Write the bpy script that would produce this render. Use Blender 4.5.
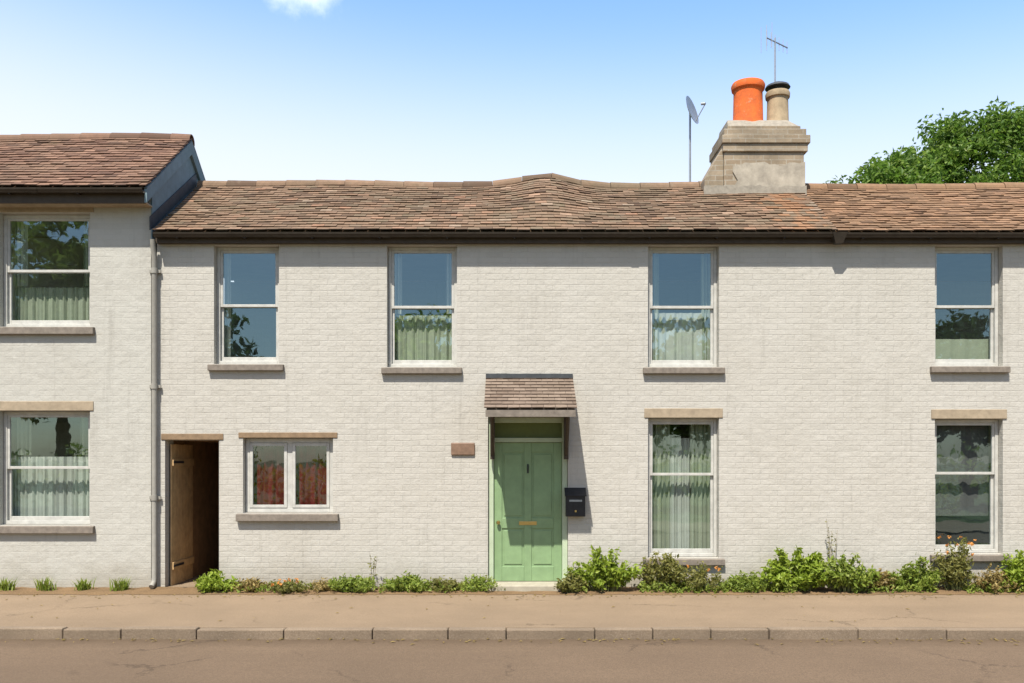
import bpy, bmesh, math, random
from mathutils import Vector, Matrix, noise as mnoise
R = math.radians
random.seed(7)
for o in list(bpy.data.objects): bpy.data.objects.remove(o)
S = bpy.context.scene
COL = S.collection
# ------------------------------------------------------------------ camera
FPX, CD, CH, HY = 888.0, 12.0, 1.75, 460.0          # focal px, distance to the facade, eye height, horizon row
cam_d = bpy.data.cameras.new('camera'); cam = bpy.data.objects.new('camera', cam_d); COL.objects.link(cam)
cam.location = (0, -CD, CH); cam.rotation_euler = (R(90), 0, 0)
cam_d.sensor_width = 36; cam_d.lens = 36*FPX/1024
cam_d.shift_y = (HY-341.5)/1024
cam_d.clip_start = .1; cam_d.clip_end = 3000
S.camera = cam
S.render.resolution_x = 1024; S.render.resolution_y = 683
# ------------------------------------------------------------------ sky, sun, exposure
SUN_EL, SUN_AZ = 60, 18                               # degrees; azimuth to the left of straight behind the camera
w = bpy.data.worlds.new('World'); S.world = w; w.use_nodes = True
nt = w.node_tree; N = nt.nodes; L = nt.links
for n in list(N): N.remove(n)
out = N.new('ShaderNodeOutputWorld'); bg = N.new('ShaderNodeBackground'); sky = N.new('ShaderNodeTexSky')
sky.sky_type = 'NISHITA'; sky.sun_disc = False
sky.sun_elevation = R(SUN_EL); sky.sun_rotation = R(180+SUN_AZ)
sky.air_density = 1.0; sky.dust_density = 1.0; sky.ozone_density = .9
bg.inputs['Strength'].default_value = 0.105
# one small drifting cloud: a patch of white around one direction of the sky
tc = N.new('ShaderNodeTexCoord')
cdir = Vector((-.232, 1, .545)).normalized()
mp = N.new('ShaderNodeMapping'); mp.inputs['Location'].default_value = (-cdir.x, -cdir.y, -cdir.z)
sc = N.new('ShaderNodeVectorMath'); sc.operation = 'MULTIPLY'; sc.inputs[1].default_value = (17, 17, 26)
ln = N.new('ShaderNodeVectorMath'); ln.operation = 'LENGTH'
nz = N.new('ShaderNodeTexNoise'); nz.inputs['Scale'].default_value = 18; nz.inputs['Detail'].default_value = 7; nz.inputs['Roughness'].default_value = .6
ad = N.new('ShaderNodeMath'); ad.operation = 'MULTIPLY_ADD'; ad.inputs[1].default_value = 1.5
mr = N.new('ShaderNodeMapRange'); mr.inputs['From Min'].default_value = 1.75; mr.inputs['From Max'].default_value = 1.0
mr.interpolation_type = 'SMOOTHSTEP'
mr.inputs['To Min'].default_value = 0; mr.inputs['To Max'].default_value = .6
mx = N.new('ShaderNodeMix'); mx.data_type = 'RGBA'
mx.inputs['B'].default_value = (10, 10.2, 10.4, 1)
L.new(tc.outputs['Generated'], mp.inputs['Vector']); L.new(mp.outputs[0], sc.inputs[0]); L.new(sc.outputs[0], ln.inputs[0])
L.new(tc.outputs['Generated'], nz.inputs['Vector'])
L.new(nz.outputs['Fac'], ad.inputs[0]); L.new(ln.outputs['Value'], ad.inputs[2])
L.new(ad.outputs[0], mr.inputs['Value']); L.new(mr.outputs[0], mx.inputs['Factor'])
# bright haze low in the sky on the far side of the houses, thinning upwards
sp = N.new('ShaderNodeSeparateXYZ'); L.new(tc.outputs['Generated'], sp.inputs[0])
hz = N.new('ShaderNodeMapRange'); hz.interpolation_type = 'SMOOTHSTEP'
for k_, v_ in (('From Min', .48), ('From Max', .25), ('To Min', 0), ('To Max', .92)): hz.inputs[k_].default_value = v_
hx_ = N.new('ShaderNodeMath'); hx_.operation = 'MULTIPLY_ADD'; hx_.inputs[1].default_value = .06; L.new(sp.outputs[0], hx_.inputs[0]); L.new(sp.outputs[2], hx_.inputs[2])
L.new(hx_.outputs[0], hz.inputs['Value'])
hy = N.new('ShaderNodeMapRange'); hy.interpolation_type = 'SMOOTHSTEP'; hy.inputs['From Min'].default_value = -.1; hy.inputs['From Max'].default_value = .7; L.new(sp.outputs[1], hy.inputs['Value'])
hm = N.new('ShaderNodeMath'); hm.operation = 'MULTIPLY'; L.new(hz.outputs[0], hm.inputs[0]); L.new(hy.outputs[0], hm.inputs[1])
veil = N.new('ShaderNodeMix'); veil.data_type = 'RGBA'; veil.blend_type = 'MIX'; veil.inputs['B'].default_value = (5.5, 5.75, 5.95, 1)
gain = N.new('ShaderNodeMix'); gain.data_type = 'RGBA'; gain.blend_type = 'MULTIPLY'; gain.inputs['B'].default_value = (1.45, 1.72, 2.0, 1)
L.new(hy.outputs[0], gain.inputs['Factor']); L.new(sky.outputs[0], gain.inputs['A'])
L.new(hm.outputs[0], veil.inputs['Factor']); L.new(gain.outputs['Result'], veil.inputs['A'])
L.new(veil.outputs['Result'], mx.inputs['A']); L.new(mx.outputs['Result'], bg.inputs['Color']); L.new(bg.outputs[0], out.inputs[0])
sd = bpy.data.lights.new('sun', 'SUN'); sd.energy = 5.0; sd.angle = R(.5); sd.color = (1, .95, .86)
so = bpy.data.objects.new('sun', sd); COL.objects.link(so)
tosun = Vector((-math.sin(R(SUN_AZ))*math.cos(R(SUN_EL)), -math.cos(R(SUN_AZ))*math.cos(R(SUN_EL)), math.sin(R(SUN_EL))))
so.rotation_euler = tosun.to_track_quat('Z', 'Y').to_euler(); so.location = (-6, -20, 30)
S.view_settings.view_transform = 'Standard'; S.view_settings.look = 'None'
S.view_settings.exposure = 0.76; S.view_settings.gamma = 1
# ------------------------------------------------------------------ helpers
def PX(px, Y=0.0): return (px-512)*(CD+Y)/FPX
def PZ(py, Y=0.0): return CH+(HY-py)*(CD+Y)/FPX

class MB:
    """collects shapes in world space; build() links them as ONE mesh object"""
    def __init__(s): s.v = []; s.f = []; s.m = []
    def add(s, vs, fs, mi=0):
        b = len(s.v); s.v += [tuple(v) for v in vs]; s.f += [tuple(b+i for i in f) for f in fs]; s.m += [mi]*len(fs); return s
    def box(s, x0, x1, y0, y1, z0, z1, mi=0):
        return s.add([(x0,y0,z0),(x1,y0,z0),(x1,y1,z0),(x0,y1,z0),(x0,y0,z1),(x1,y0,z1),(x1,y1,z1),(x0,y1,z1)],
              [(3,2,1,0),(4,5,6,7),(0,1,5,4),(1,2,6,5),(2,3,7,6),(3,0,4,7)], mi)
    def hull(s, pts, fs, mi=0): return s.add(pts, fs, mi)
    def tube(s, path, rad, seg=10, caps=True, mi=0):
        path = [Vector(p) for p in path]; n = len(path)
        if not isinstance(rad, (list, tuple)): rad = [rad]*n
        vs = []; prev = None
        for i, p in enumerate(path):
            d = (path[min(i+1,n-1)]-path[max(i-1,0)]).normalized()
            a = prev if prev else (Vector((0,0,1)) if abs(d.z) < .9 else Vector((1,0,0)))
            u = (a-d*a.dot(d)).normalized(); prev = u; v = d.cross(u)
            for k in range(seg):
                t = 2*math.pi*k/seg; vs.append(p+(u*math.cos(t)+v*math.sin(t))*rad[i])
        fs = [(i*seg+k, i*seg+(k+1)%seg, (i+1)*seg+(k+1)%seg, (i+1)*seg+k) for i in range(n-1) for k in range(seg)]
        if caps: fs += [tuple(range(seg))[::-1], tuple((n-1)*seg+k for k in range(seg))]
        return s.add(vs, fs, mi)
    def lathe(s, c, prof, seg=24, mi=0):
        vs = [(c[0]+r*math.cos(2*math.pi*k/seg), c[1]+r*math.sin(2*math.pi*k/seg), c[2]+z) for r, z in prof for k in range(seg)]
        fs = [(i*seg+k, i*seg+(k+1)%seg, (i+1)*seg+(k+1)%seg, (i+1)*seg+k) for i in range(len(prof)-1) for k in range(seg)]
        return s.add(vs, fs, mi)
    def extrude_x(s, prof, x0, x1, mi=0):
        n = len(prof)
        vs = [(x0,y,z) for y,z in prof]+[(x1,y,z) for y,z in prof]
        fs = [(i,(i+1)%n,n+(i+1)%n,n+i) for i in range(n)]+[tuple(range(n))[::-1], tuple(range(n,2*n))]
        return s.add(vs, fs, mi)
    def build(s, name, mat, parent=None, bevel=0, smooth=False, fix=True):
        me = bpy.data.meshes.new(name); off = Vector((0,0,0)); p = parent
        while p: off += p.location; p = p.parent
        me.from_pydata([Vector(v)-off for v in s.v], [], s.f)
        for m in (mat if isinstance(mat, list) else [mat]): me.materials.append(m)
        for i, p in enumerate(me.polygons): p.material_index = s.m[i]; p.use_smooth = smooth
        o = bpy.data.objects.new(name, me); COL.objects.link(o); o.parent = parent
        if fix and len(s.f) < 20000:
            bm = bmesh.new(); bm.from_mesh(me); bmesh.ops.recalc_face_normals(bm, faces=bm.faces)
            bm.to_mesh(me); bm.free()
        if bevel:
            b = o.modifiers.new('bevel', 'BEVEL'); b.width = bevel; b.segments = 2; b.limit_method = 'ANGLE'
        if smooth:
            try:
                me.set_sharp_from_angle(angle=R(40))
            except Exception: pass
        return o
def tag(o, label, cat, group=None, kind=None):
    if label: o['label'] = label
    if cat: o['category'] = cat
    if group: o['group'] = group
    if kind: o['kind'] = kind
    return o
def thing(name, loc, label, cat, group=None):
    o = bpy.data.objects.new(name, None); COL.objects.link(o); o.location = loc; o.empty_display_size = .2
    return tag(o, label, cat, group)
KY = -2.72                                              # kerb line
# ------------------------------------------------------------------ materials
def mat(name, col, rough=.7, spec=.3, metal=0):
    m = bpy.data.materials.new(name); m.use_nodes = True
    b = m.node_tree.nodes['Principled BSDF']
    b.inputs['Base Color'].default_value = (*col, 1); b.inputs['Roughness'].default_value = rough
    b.inputs['Specular IOR Level'].default_value = spec; b.inputs['Metallic'].default_value = metal
    return m, m.node_tree.nodes, m.node_tree.links, b
def ramp(N, stops):
    r = N.new('ShaderNodeValToRGB'); e = r.color_ramp.elements
    while len(e) < len(stops): e.new(.5)
    for i, (p, c) in enumerate(stops): e[i].position = p; e[i].color = (*c, 1)
    return r
def noise(N, L, scale, detail=5, rough=.6, vec=None):
    n = N.new('ShaderNodeTexNoise'); n.inputs['Scale'].default_value = scale; n.inputs['Detail'].default_value = detail; n.inputs['Roughness'].default_value = rough
    if vec: L.new(vec, n.inputs['Vector'])
    return n
def worldpos(N): 
    return N.new('ShaderNodeNewGeometry').outputs['Position']
def mixc(N, L, fac, a, b, mode='MIX'):
    m = N.new('ShaderNodeMix'); m.data_type = 'RGBA'; m.blend_type = mode
    for s, v in (('Factor', fac), ('A', a), ('B', b)):
        if isinstance(v, bpy.types.NodeSocket): L.new(v, m.inputs[s])
        elif isinstance(v, tuple): m.inputs[s].default_value = (*v, 1)
        else: m.inputs[s].default_value = v
    return m.outputs['Result']
def bump(N, L, b, h, strength, dist, prev=None):
    n = N.new('ShaderNodeBump'); n.inputs['Strength'].default_value = strength; n.inputs['Distance'].default_value = dist
    L.new(h, n.inputs['Height'])
    if prev: L.new(prev, n.inputs['Normal'])
    L.new(n.outputs[0], b.inputs['Normal']); return n.outputs[0]
def rng(N, L, v, a, b, c=0., d=1.):
    m = N.new('ShaderNodeMapRange'); m.inputs['From Min'].default_value = a; m.inputs['From Max'].default_value = b
    m.inputs['To Min'].default_value = c; m.inputs['To Max'].default_value = d; L.new(v, m.inputs['Value']); return m.outputs[0]
def brickvec(N, L):
    """(x+y, z) of the world position, so that courses run round a corner"""
    p = worldpos(N); s = N.new('ShaderNodeSeparateXYZ'); L.new(p, s.inputs[0])
    a = N.new('ShaderNodeMath'); a.operation = 'ADD'; L.new(s.outputs[0], a.inputs[0]); L.new(s.outputs[1], a.inputs[1])
    c = N.new('ShaderNodeCombineXYZ'); L.new(a.outputs[0], c.inputs[0]); L.new(s.outputs[2], c.inputs[1])
    nz = noise(N, L, 3.0, 3, .5, p)                        # hand-laid wobble
    v = N.new('ShaderNodeVectorMath'); v.operation = 'MULTIPLY_ADD'; L.new(nz.outputs['Color'], v.inputs[0]); v.inputs[1].default_value = (.022,.026,0)
    L.new(c.outputs[0], v.inputs[2]); return v.outputs[0], s.outputs[2], p
def painted_brick(name, col, stain, depth=.9):
    m, N, L, b = mat(name, col, .75, .25)
    v, z, p = brickvec(N, L)
    br = N.new('ShaderNodeTexBrick'); L.new(v, br.inputs['Vector'])
    br.inputs['Scale'].default_value = 1; br.inputs['Brick Width'].default_value = .225; br.inputs['Row Height'].default_value = .075
    br.inputs['Mortar Size'].default_value = .006; br.inputs['Mortar Smooth'].default_value = .6
    br.inputs['Color1'].default_value = (1,1,1,1); br.inputs['Color2'].default_value = (.8,.8,.8,1); br.inputs['Mortar'].default_value = (0,0,0,1)
    big = noise(N, L, .9, 6, .65, p); fine = noise(N, L, 22, 6, .7, p)
    mpv = N.new('ShaderNodeMapping'); mpv.inputs['Scale'].default_value = (5, 5, .45); L.new(p, mpv.inputs[0])
    streak = noise(N, L, 1.6, 6, .65, mpv.outputs[0])
    c = mixc(N, L, rng(N, L, big.outputs['Fac'], .42, .72, 0, .55), col, stain)
    c = mixc(N, L, rng(N, L, streak.outputs['Fac'], .56, .75, 0, .5), c, tuple(q*.72 for q in stain))
    # splashed dirt at the foot of the wall, broken up by noise
    zz = N.new('ShaderNodeMath'); zz.operation = 'MULTIPLY_ADD'; L.new(big.outputs['Fac'], zz.inputs[0]); zz.inputs[1].default_value = -.8; L.new(z, zz.inputs[2])
    c = mixc(N, L, rng(N, L, zz.outputs[0], .0, -.38, 0, .5), c, (.24, .20, .14))
    c = mixc(N, L, rng(N, L, fine.outputs['Fac'], .35, .7, 0, .22), c, tuple(q*.8 for q in col))
    # flaked paint: small chips
    ch = noise(N, L, 7, 8, .7, p); c = mixc(N, L, rng(N, L, ch.outputs['Fac'], .70, .74, 0, .4), c, (.24,.19,.14))
    c = mixc(N, L, rng(N, L, br.outputs['Fac'], .2, 1, 0, .10), c, tuple(q*.6 for q in col))
    # bricks of slightly different paint tone; patches where filler and paint have buried the joints
    br2 = N.new('ShaderNodeTexBrick'); L.new(v, br2.inputs['Vector'])
    br2.inputs['Scale'].default_value = 1; br2.inputs['Brick Width'].default_value = .225; br2.inputs['Row Height'].default_value = .075; br2.inputs['Mortar Size'].default_value = 0
    br2.inputs['Color1'].default_value = (0,0,0,1); br2.inputs['Color2'].default_value = (1,1,1,1)
    c = mixc(N, L, rng(N, L, br2.outputs['Color'], .55, 1, 0, .15), c, tuple(q*.74 for q in stain))
    pt = noise(N, L, 1.7, 5, .6, p); pm = rng(N, L, pt.outputs['Fac'], .45, .66, 1, .15)
    hmul = N.new('ShaderNodeMath'); hmul.operation = 'MULTIPLY'; L.new(br.outputs['Color'], hmul.inputs[0]); L.new(pm, hmul.inputs[1])
    L.new(c, b.inputs['Base Color'])
    n1 = bump(N, L, b, hmul.outputs[0], depth*.62, .006)
    lump = noise(N, L, 9, 5, .6, p); n2_ = bump(N, L, b, lump.outputs['Fac'], .5, .02, n1)
    bump(N, L, b, fine.outputs['Fac'], .6, .005, n2_)
    return m
def plain(name, col, rough=.6, var=.25, scale=9, spec=.3, bmp=.15, metal=0):
    m, N, L, b = mat(name, col, rough, spec, metal)
    p = worldpos(N); n = noise(N, L, scale, 7, .65, p)
    c = mixc(N, L, rng(N, L, n.outputs['Fac'], .3, .7), tuple(q*(1-var) for q in col), tuple(min(1, q*(1+var*.6)) for q in col))
    L.new(c, b.inputs['Base Color'])
    if bmp: bump(N, L, b, n.outputs['Fac'], bmp, .01)
    return m
def tile_mat(name, stops, moss=.3, lichen=.35, newer=None):
    m, N, L, b = mat(name, (.2,.12,.08), .85, .2)
    g = N.new('ShaderNodeNewGeometry'); r = ramp(N, stops); L.new(g.outputs['Random Per Island'], r.inputs[0])
    p = g.outputs['Position']
    n1 = noise(N, L, 1.1, 6, .65, p); n2 = noise(N, L, 14, 6, .7, p); n3 = noise(N, L, 5, 7, .75, p)
    c = mixc(N, L, rng(N, L, n1.outputs['Fac'], .45, .75, 0, moss*1.6), r.outputs[0], (.12,.10,.062))
    c = mixc(N, L, rng(N, L, n3.outputs['Fac'], .57, .68, 0, lichen), c, (.24,.21,.155))
    c = mixc(N, L, rng(N, L, n2.outputs['Fac'], .3, .75, 0, .5), c, (.07,.05,.038))
    if newer:                                         # a patch of newer orange tiles
        sp_ = N.new('ShaderNodeSeparateXYZ'); L.new(p, sp_.inputs[0]); dd = N.new('ShaderNodeMath'); dd.operation = 'SUBTRACT'; dd.inputs[1].default_value = newer; L.new(sp_.outputs[0], dd.inputs[0])
        ab = N.new('ShaderNodeMath'); ab.operation = 'ABSOLUTE'; L.new(dd.outputs[0], ab.inputs[0]); ra = N.new('ShaderNodeMath'); ra.operation = 'MULTIPLY_ADD'; ra.inputs[1].default_value = .55
        L.new(g.outputs['Random Per Island'], ra.inputs[0]); L.new(ab.outputs[0], ra.inputs[2])
        c = mixc(N, L, rng(N, L, ra.outputs[0], .50, .42, 0, .6), c, (.30,.155,.08))
    n5 = noise(N, L, 2.6, 8, .75, p); c = mixc(N, L, rng(N, L, n5.outputs['Fac'], .58, .70, 0, moss*1.5), c, (.075,.07,.03))
    L.new(c, b.inputs['Base Color']); bump(N, L, b, n2.outputs['Fac'], .5, .008)
    return m
def leaf_mat(name, stops, trans=.35, rough=.5):
    m, N, L, b = mat(name, stops[0][1], rough, .35)
    g = N.new('ShaderNodeNewGeometry'); r = ramp(N, stops); L.new(g.outputs['Random Per Island'], r.inputs[0])
    n = noise(N, L, 2.2, 3, .5, g.outputs['Position'])
    c = mixc(N, L, rng(N, L, n.outputs['Fac'], .38, .65, 0, .35), r.outputs[0], tuple(q*.7 for q in stops[0][1]))
    L.new(c, b.inputs['Base Color'])
    t = N.new('ShaderNodeBsdfTranslucent'); L.new(c, t.inputs['Color'])
    mx = N.new('ShaderNodeMixShader'); mx.inputs[0].default_value = trans
    o = N['Material Output']; L.new(b.outputs[0], mx.inputs[1]); L.new(t.outputs[0], mx.inputs[2]); L.new(mx.outputs[0], o.inputs[0])
    return m
def glass_mat(name, base=.10, wav=.35):
    m = bpy.data.materials.new(name); m.use_nodes = True; N = m.node_tree.nodes; L = m.node_tree.links
    for n in list(N): N.remove(n)
    o = N.new('ShaderNodeOutputMaterial'); t = N.new('ShaderNodeBsdfTransparent'); t.inputs[0].default_value = (.86,.9,.88,1)
    g = N.new('ShaderNodeBsdfGlossy'); g.inputs['Roughness'].default_value = .012; g.inputs['Color'].default_value = (.72,.95,1,1)
    f = N.new('ShaderNodeLayerWeight'); f5 = N.new('ShaderNodeMath'); f5.operation = 'POWER'; f5.inputs[1].default_value = 5; L.new(f.outputs['Facing'], f5.inputs[0])
    a = N.new('ShaderNodeMath'); a.operation = 'ADD'; a.inputs[1].default_value = base; L.new(f5.outputs[0], a.inputs[0])
    mx = N.new('ShaderNodeMixShader'); L.new(a.outputs[0], mx.inputs[0]); L.new(t.outputs[0], mx.inputs[1]); L.new(g.outputs[0], mx.inputs[2])
    p = worldpos(N); n = noise(N, L, 2.3, 2, .5, p); bp = N.new('ShaderNodeBump'); bp.inputs['Strength'].default_value = wav; bp.inputs['Distance'].default_value = .012
    L.new(n.outputs['Fac'], bp.inputs['Height']); L.new(bp.outputs[0], g.inputs['Normal'])
    L.new(mx.outputs[0], o.inputs[0]); return m
def ground_mat(name, col, var, grit=.4, patch=None, scale=.6, cracks=0.0, lanes=0.0, gutter_dirt=False):
    m, N, L, b = mat(name, col, .9, .25)
    p = worldpos(N); n1 = noise(N, L, scale, 6, .6, p); n2 = noise(N, L, 75, 4, .75, p); n3 = noise(N, L, 6, 8, .7, p); n4 = noise(N, L, 130, 2, .6, p); n7 = noise(N, L, 30, 3, .7, p)
    c = mixc(N, L, rng(N, L, n1.outputs['Fac'], .35, .7), tuple(q*(1-var) for q in col), tuple(q*(1+var*.6) for q in col))
    c = mixc(N, L, rng(N, L, n2.outputs['Fac'], .38, .62, 0, grit), c, tuple(q*.38 for q in col))
    c = mixc(N, L, rng(N, L, n4.outputs['Fac'], .60, .72, 0, .7), c, tuple(min(1,q*1.7) for q in (col[0],col[1]*1.1,col[2]*1.25)))
    c = mixc(N, L, rng(N, L, n3.outputs['Fac'], .52, .75, 0, .4), c, patch or tuple(q*.62 for q in col))
    c = mixc(N, L, rng(N, L, n7.outputs['Fac'], .55, .68, 0, .4), c, tuple(q*.55 for q in col))
    if gutter_dirt:                                   # silt washed along the kerb, ragged edge
        sy = N.new('ShaderNodeSeparateXYZ'); L.new(p, sy.inputs[0])
        gd = N.new('ShaderNodeMath'); gd.operation = 'MULTIPLY_ADD'; gd.inputs[1].default_value = .5; L.new(n3.outputs['Fac'], gd.inputs[0]); L.new(sy.outputs[1], gd.inputs[2])
        c = mixc(N, L, rng(N, L, gd.outputs[0], KY-.28, KY+.1, 0, .75), c, (.085,.058,.035))
    if lanes:
        mpn = N.new('ShaderNodeMapping'); mpn.inputs['Scale'].default_value = (.05, 1.3, 1); L.new(p, mpn.inputs[0])
        n5 = noise(N, L, 1.0, 5, .6, mpn.outputs[0]); c = mixc(N, L, rng(N, L, n5.outputs['Fac'], .42, .66, 0, lanes), c, tuple(q*.6 for q in col))
    h = n2.outputs['Fac']
    if cracks:
        dn = N.new('ShaderNodeVectorMath'); dn.operation = 'MULTIPLY_ADD'; L.new(n3.outputs['Color'], dn.inputs[0]); dn.inputs[1].default_value = (.5,.5,0); L.new(p, dn.inputs[2])
        vo = N.new('ShaderNodeTexVoronoi'); vo.feature = 'DISTANCE_TO_EDGE'; vo.inputs['Scale'].default_value = .55; L.new(dn.outputs[0], vo.inputs['Vector'])
        n6 = noise(N, L, .8, 3, .5, p); mk = N.new('ShaderNodeMath'); mk.operation = 'MULTIPLY'
        L.new(rng(N, L, vo.outputs['Distance'], .012, .003, 0, cracks), mk.inputs[0]); L.new(rng(N, L, n6.outputs['Fac'], .5, .58), mk.inputs[1])
        c = mixc(N, L, mk.outputs[0], c, tuple(q*.25 for q in col))
    L.new(c, b.inputs['Base Color']); bump(N, L, b, h, .9, .008)
    return m
M = {}
M['white_brick'] = painted_brick('white_painted_brick', (.435,.414,.369), (.38,.355,.305))
M['left_brick'] = painted_brick('offwhite_painted_brick', (.42,.408,.366), (.37,.35,.305), .5)
M['tile_mid'] = tile_mat('weathered_clay_tiles', [(0,(.10,.062,.04)),(.25,(.185,.12,.075)),(.6,(.235,.148,.095)),(.88,(.175,.13,.085)),(.95,(.33,.185,.115)),(1,(.30,.235,.17))], .35, .35, PX(788,.8))
M['tile_left'] = tile_mat('red_brown_tiles', [(0,(.10,.055,.038)),(.3,(.165,.09,.06)),(.8,(.21,.12,.08)),(1,(.26,.15,.10))], .25, .2)
M['tile_right'] = tile_mat('orange_brown_tiles', [(0,(.14,.08,.045)),(.3,(.215,.125,.07)),(.8,(.27,.16,.09)),(1,(.33,.19,.11))], .2, .2)
M['tile_hood'] = tile_mat('hood_tiles', [(0,(0.154,0.112,0.084)),(.5,(0.203,0.154,0.119)),(1,(0.238,0.182,0.140))], .2, .3)
M['dark_wood'] = plain('dark_brown_timber', (.055,.04,.027), .6)
M['gutter'] = plain('dark_brown_gutter', (.035,.027,.02), .4, .3)
M['pipe'] = plain('grey_painted_pipe', (0.269,0.256,0.224), .45, .15)
M['white_paint'] = plain('white_window_paint', (.44,.43,.395), .45, .2, 9, .4, .12)
M['sill'] = plain('grey_stone_sill', (0.192,0.163,0.134), .85, .3, 14)
M['lintel'] = plain('tan_lintel', (0.320,0.256,0.179), .8, .25, 10)
M['lintel_dark'] = plain('brown_lintel', (.22,.15,.09), .8, .25, 10)
M['glass'] = glass_mat('window_glass', .165, .11)
M['dark_room'] = plain('room_plaster', (.30,.28,.25), .9, .1, 3, .1, 0)
M['curtain_red'] = plain('maroon_curtain', (.15,.015,.02), .9, .3, 12, .1, .1)
M['curtain_net'] = plain('white_curtain', (.43,.445,.40), .9, .1, 12, .1, .1)
M['curtain_green'] = plain('pale_green_blind', (.33,.355,.27), .9, .1, 12, .1, .1)
M['blind_grey'] = plain('grey_blind', (.12,.12,.12), .9, .1, 12, .1, .1)
M['green_door'] = plain('green_door_paint', (.20,.30,.15), .42, .13, 7, .45, .04)
M['green_frame'] = plain('pale_green_frame_paint', (.40,.47,.33), .5, .14, 5, .4, .04)
M['transom'] = plain('olive_green_panel', (.10,.13,.035), .5, .2, 5, .4, .04)
M['brass'] = plain('brass', (.6,.42,.16), .3, .1, 20, .5, 0, 1)
M['black'] = plain('black_metal', (.02,.02,.022), .45, .3, 20)
M['grey_metal'] = plain('grey_aerial_metal', (.33,.35,.37), .4, .15, 20, .5, 0, .6)
M['slate'] = plain('blue_grey_gable', (.15,.21,.235), .7, .2, 6)
M['lead'] = plain('lead_flashing', (.05,.055,.06), .6, .3, 9)
M['timber'] = plain('tan_gate_timber', (.46,.30,.145), .75, .3, 7)
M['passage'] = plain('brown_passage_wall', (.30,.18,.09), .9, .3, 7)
M['plaque'] = plain('brown_plaque', (.19,.12,.08), .5, .25, 18)
M['pot_orange'] = plain('orange_terracotta', (.60,.12,.028), .95, .5, 4, .15, .4)
def pot(name, col, soot):
    m, N, L, b = mat(name, col, .95, .2); p = worldpos(N)
    a = noise(N, L, 3.5, 7, .7, p); d = noise(N, L, 13, 6, .7, p)
    c = mixc(N, L, rng(N, L, a.outputs['Fac'], .45, .70, 0, soot), col, (.10,.055,.035))
    c = mixc(N, L, rng(N, L, d.outputs['Fac'], .58, .68, 0, .45), c, (.36,.30,.2)); L.new(c, b.inputs['Base Color']); bump(N, L, b, d.outputs['Fac'], .5, .012); return m
M['pot_orange'] = pot('orange_terracotta', (.60,.125,.03), .6)
M['pot_buff'] = plain('buff_terracotta', (.33,.255,.165), .9, .3, 7, .15, .4)
M['mortar'] = plain('grey_mortar', (0.285,0.255,0.210), .95, .25, 12, .1, .5)
M['pale_render'] = plain('pale_lime_render', (.36,.32,.26), .95, .35, 5, .1, .5)
M['step'] = plain('stone_step', (0.330,0.300,0.232), .9, .2, 9)
M['bark'] = plain('bark', (.09,.065,.04), .95, .3, 10, .1, .6)
M['road'] = ground_mat('warm_asphalt', (.178,.123,.079), .16, .65, None, .5, .55, .5, True)
M['pave'] = ground_mat('tan_pavement', (.255,.185,.12), .14, .45, None, .7, .6, .25)
M['kerb'] = ground_mat('kerb_stone', (.235,.178,.124), .25, .4, None, 1.1)
M['soil'] = ground_mat('dry_soil', (0.203,0.128,0.064), .25, .6, None, 3)
M['grass'] = ground_mat('grass_ground', (.07,.10,.03), .3, .4)
def chimney_mat():
    m, N, L, b = mat('chimney_brick', (.4,.33,.25), .9, .2)
    v, z, p = brickvec(N, L); br = N.new('ShaderNodeTexBrick'); L.new(v, br.inputs['Vector'])
    br.inputs['Scale'].default_value = 1; br.inputs['Brick Width'].default_value = .225; br.inputs['Row Height'].default_value = .075
    br.inputs['Mortar Size'].default_value = .007; br.inputs['Mortar Smooth'].default_value = .3; br.inputs['Bias'].default_value = 0
    br.inputs['Color1'].default_value = (.25,.19,.13,1); br.inputs['Color2'].default_value = (.33,.265,.19,1); br.inputs['Mortar'].default_value = (.34,.305,.25,1)
    n = noise(N, L, 5, 7, .7, p); c = mixc(N, L, rng(N, L, n.outputs['Fac'], .45, .7, 0, .6), br.outputs['Color'], (.22,.18,.12))
    n_ = noise(N, L, 1.8, 7, .7, p); c = mixc(N, L, rng(N, L, n_.outputs['Fac'], .42, .66, 0, .6), c, (.10,.085,.065))
    c = mixc(N, L, rng(N, L, noise(N, L, 11, 6, .7, p).outputs['Fac'], .6, .68, 0, .5), c, (.36,.34,.24))
    L.new(c, b.inputs['Base Color']); n1 = bump(N, L, b, br.outputs['Fac'], -.8, .008); bump(N, L, b, n.outputs['Fac'], .3, .01, n1)
    return m
M['chimney'] = chimney_mat()
M['leaf_tree'] = leaf_mat('tree_leaves', [(0,(.075,.15,.018)),(.5,(.13,.235,.028)),(.85,(.20,.30,.045)),(1,(.26,.34,.08))], .5)
M['leaf_dark'] = leaf_mat('dark_leaves', [(0,(.05,.085,.016)),(.5,(.075,.125,.025)),(1,(.11,.16,.04))], .45)
M['leaf_bright'] = leaf_mat('bright_leaves', [(0,(.19,.27,.025)),(.5,(.27,.36,.04)),(1,(.36,.43,.06))], .45)
M['leaf_mid'] = leaf_mat('mid_leaves', [(0,(.16,.23,.03)),(.5,(.23,.30,.045)),(1,(.31,.35,.07))], .45)
M['leaf_olive'] = leaf_mat('olive_leaves', [(0,(.15,.16,.035)),(.5,(.22,.215,.055)),(1,(.29,.265,.085))], .45)
M['leaf_dry'] = leaf_mat('dry_leaves', [(0,(.20,.15,.045)),(.5,(.29,.21,.07)),(1,(.36,.28,.11))])
M['petal'] = leaf_mat('orange_petals', [(0,(.6,.22,.05)),(1,(.66,.34,.08))], .3)
M['stem'] = plain('green_stem', (.14,.16,.06), .8, .2, 15)
M['stem_dry'] = plain('dry_stem', (.33,.29,.23), .8, .2, 15)

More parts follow.
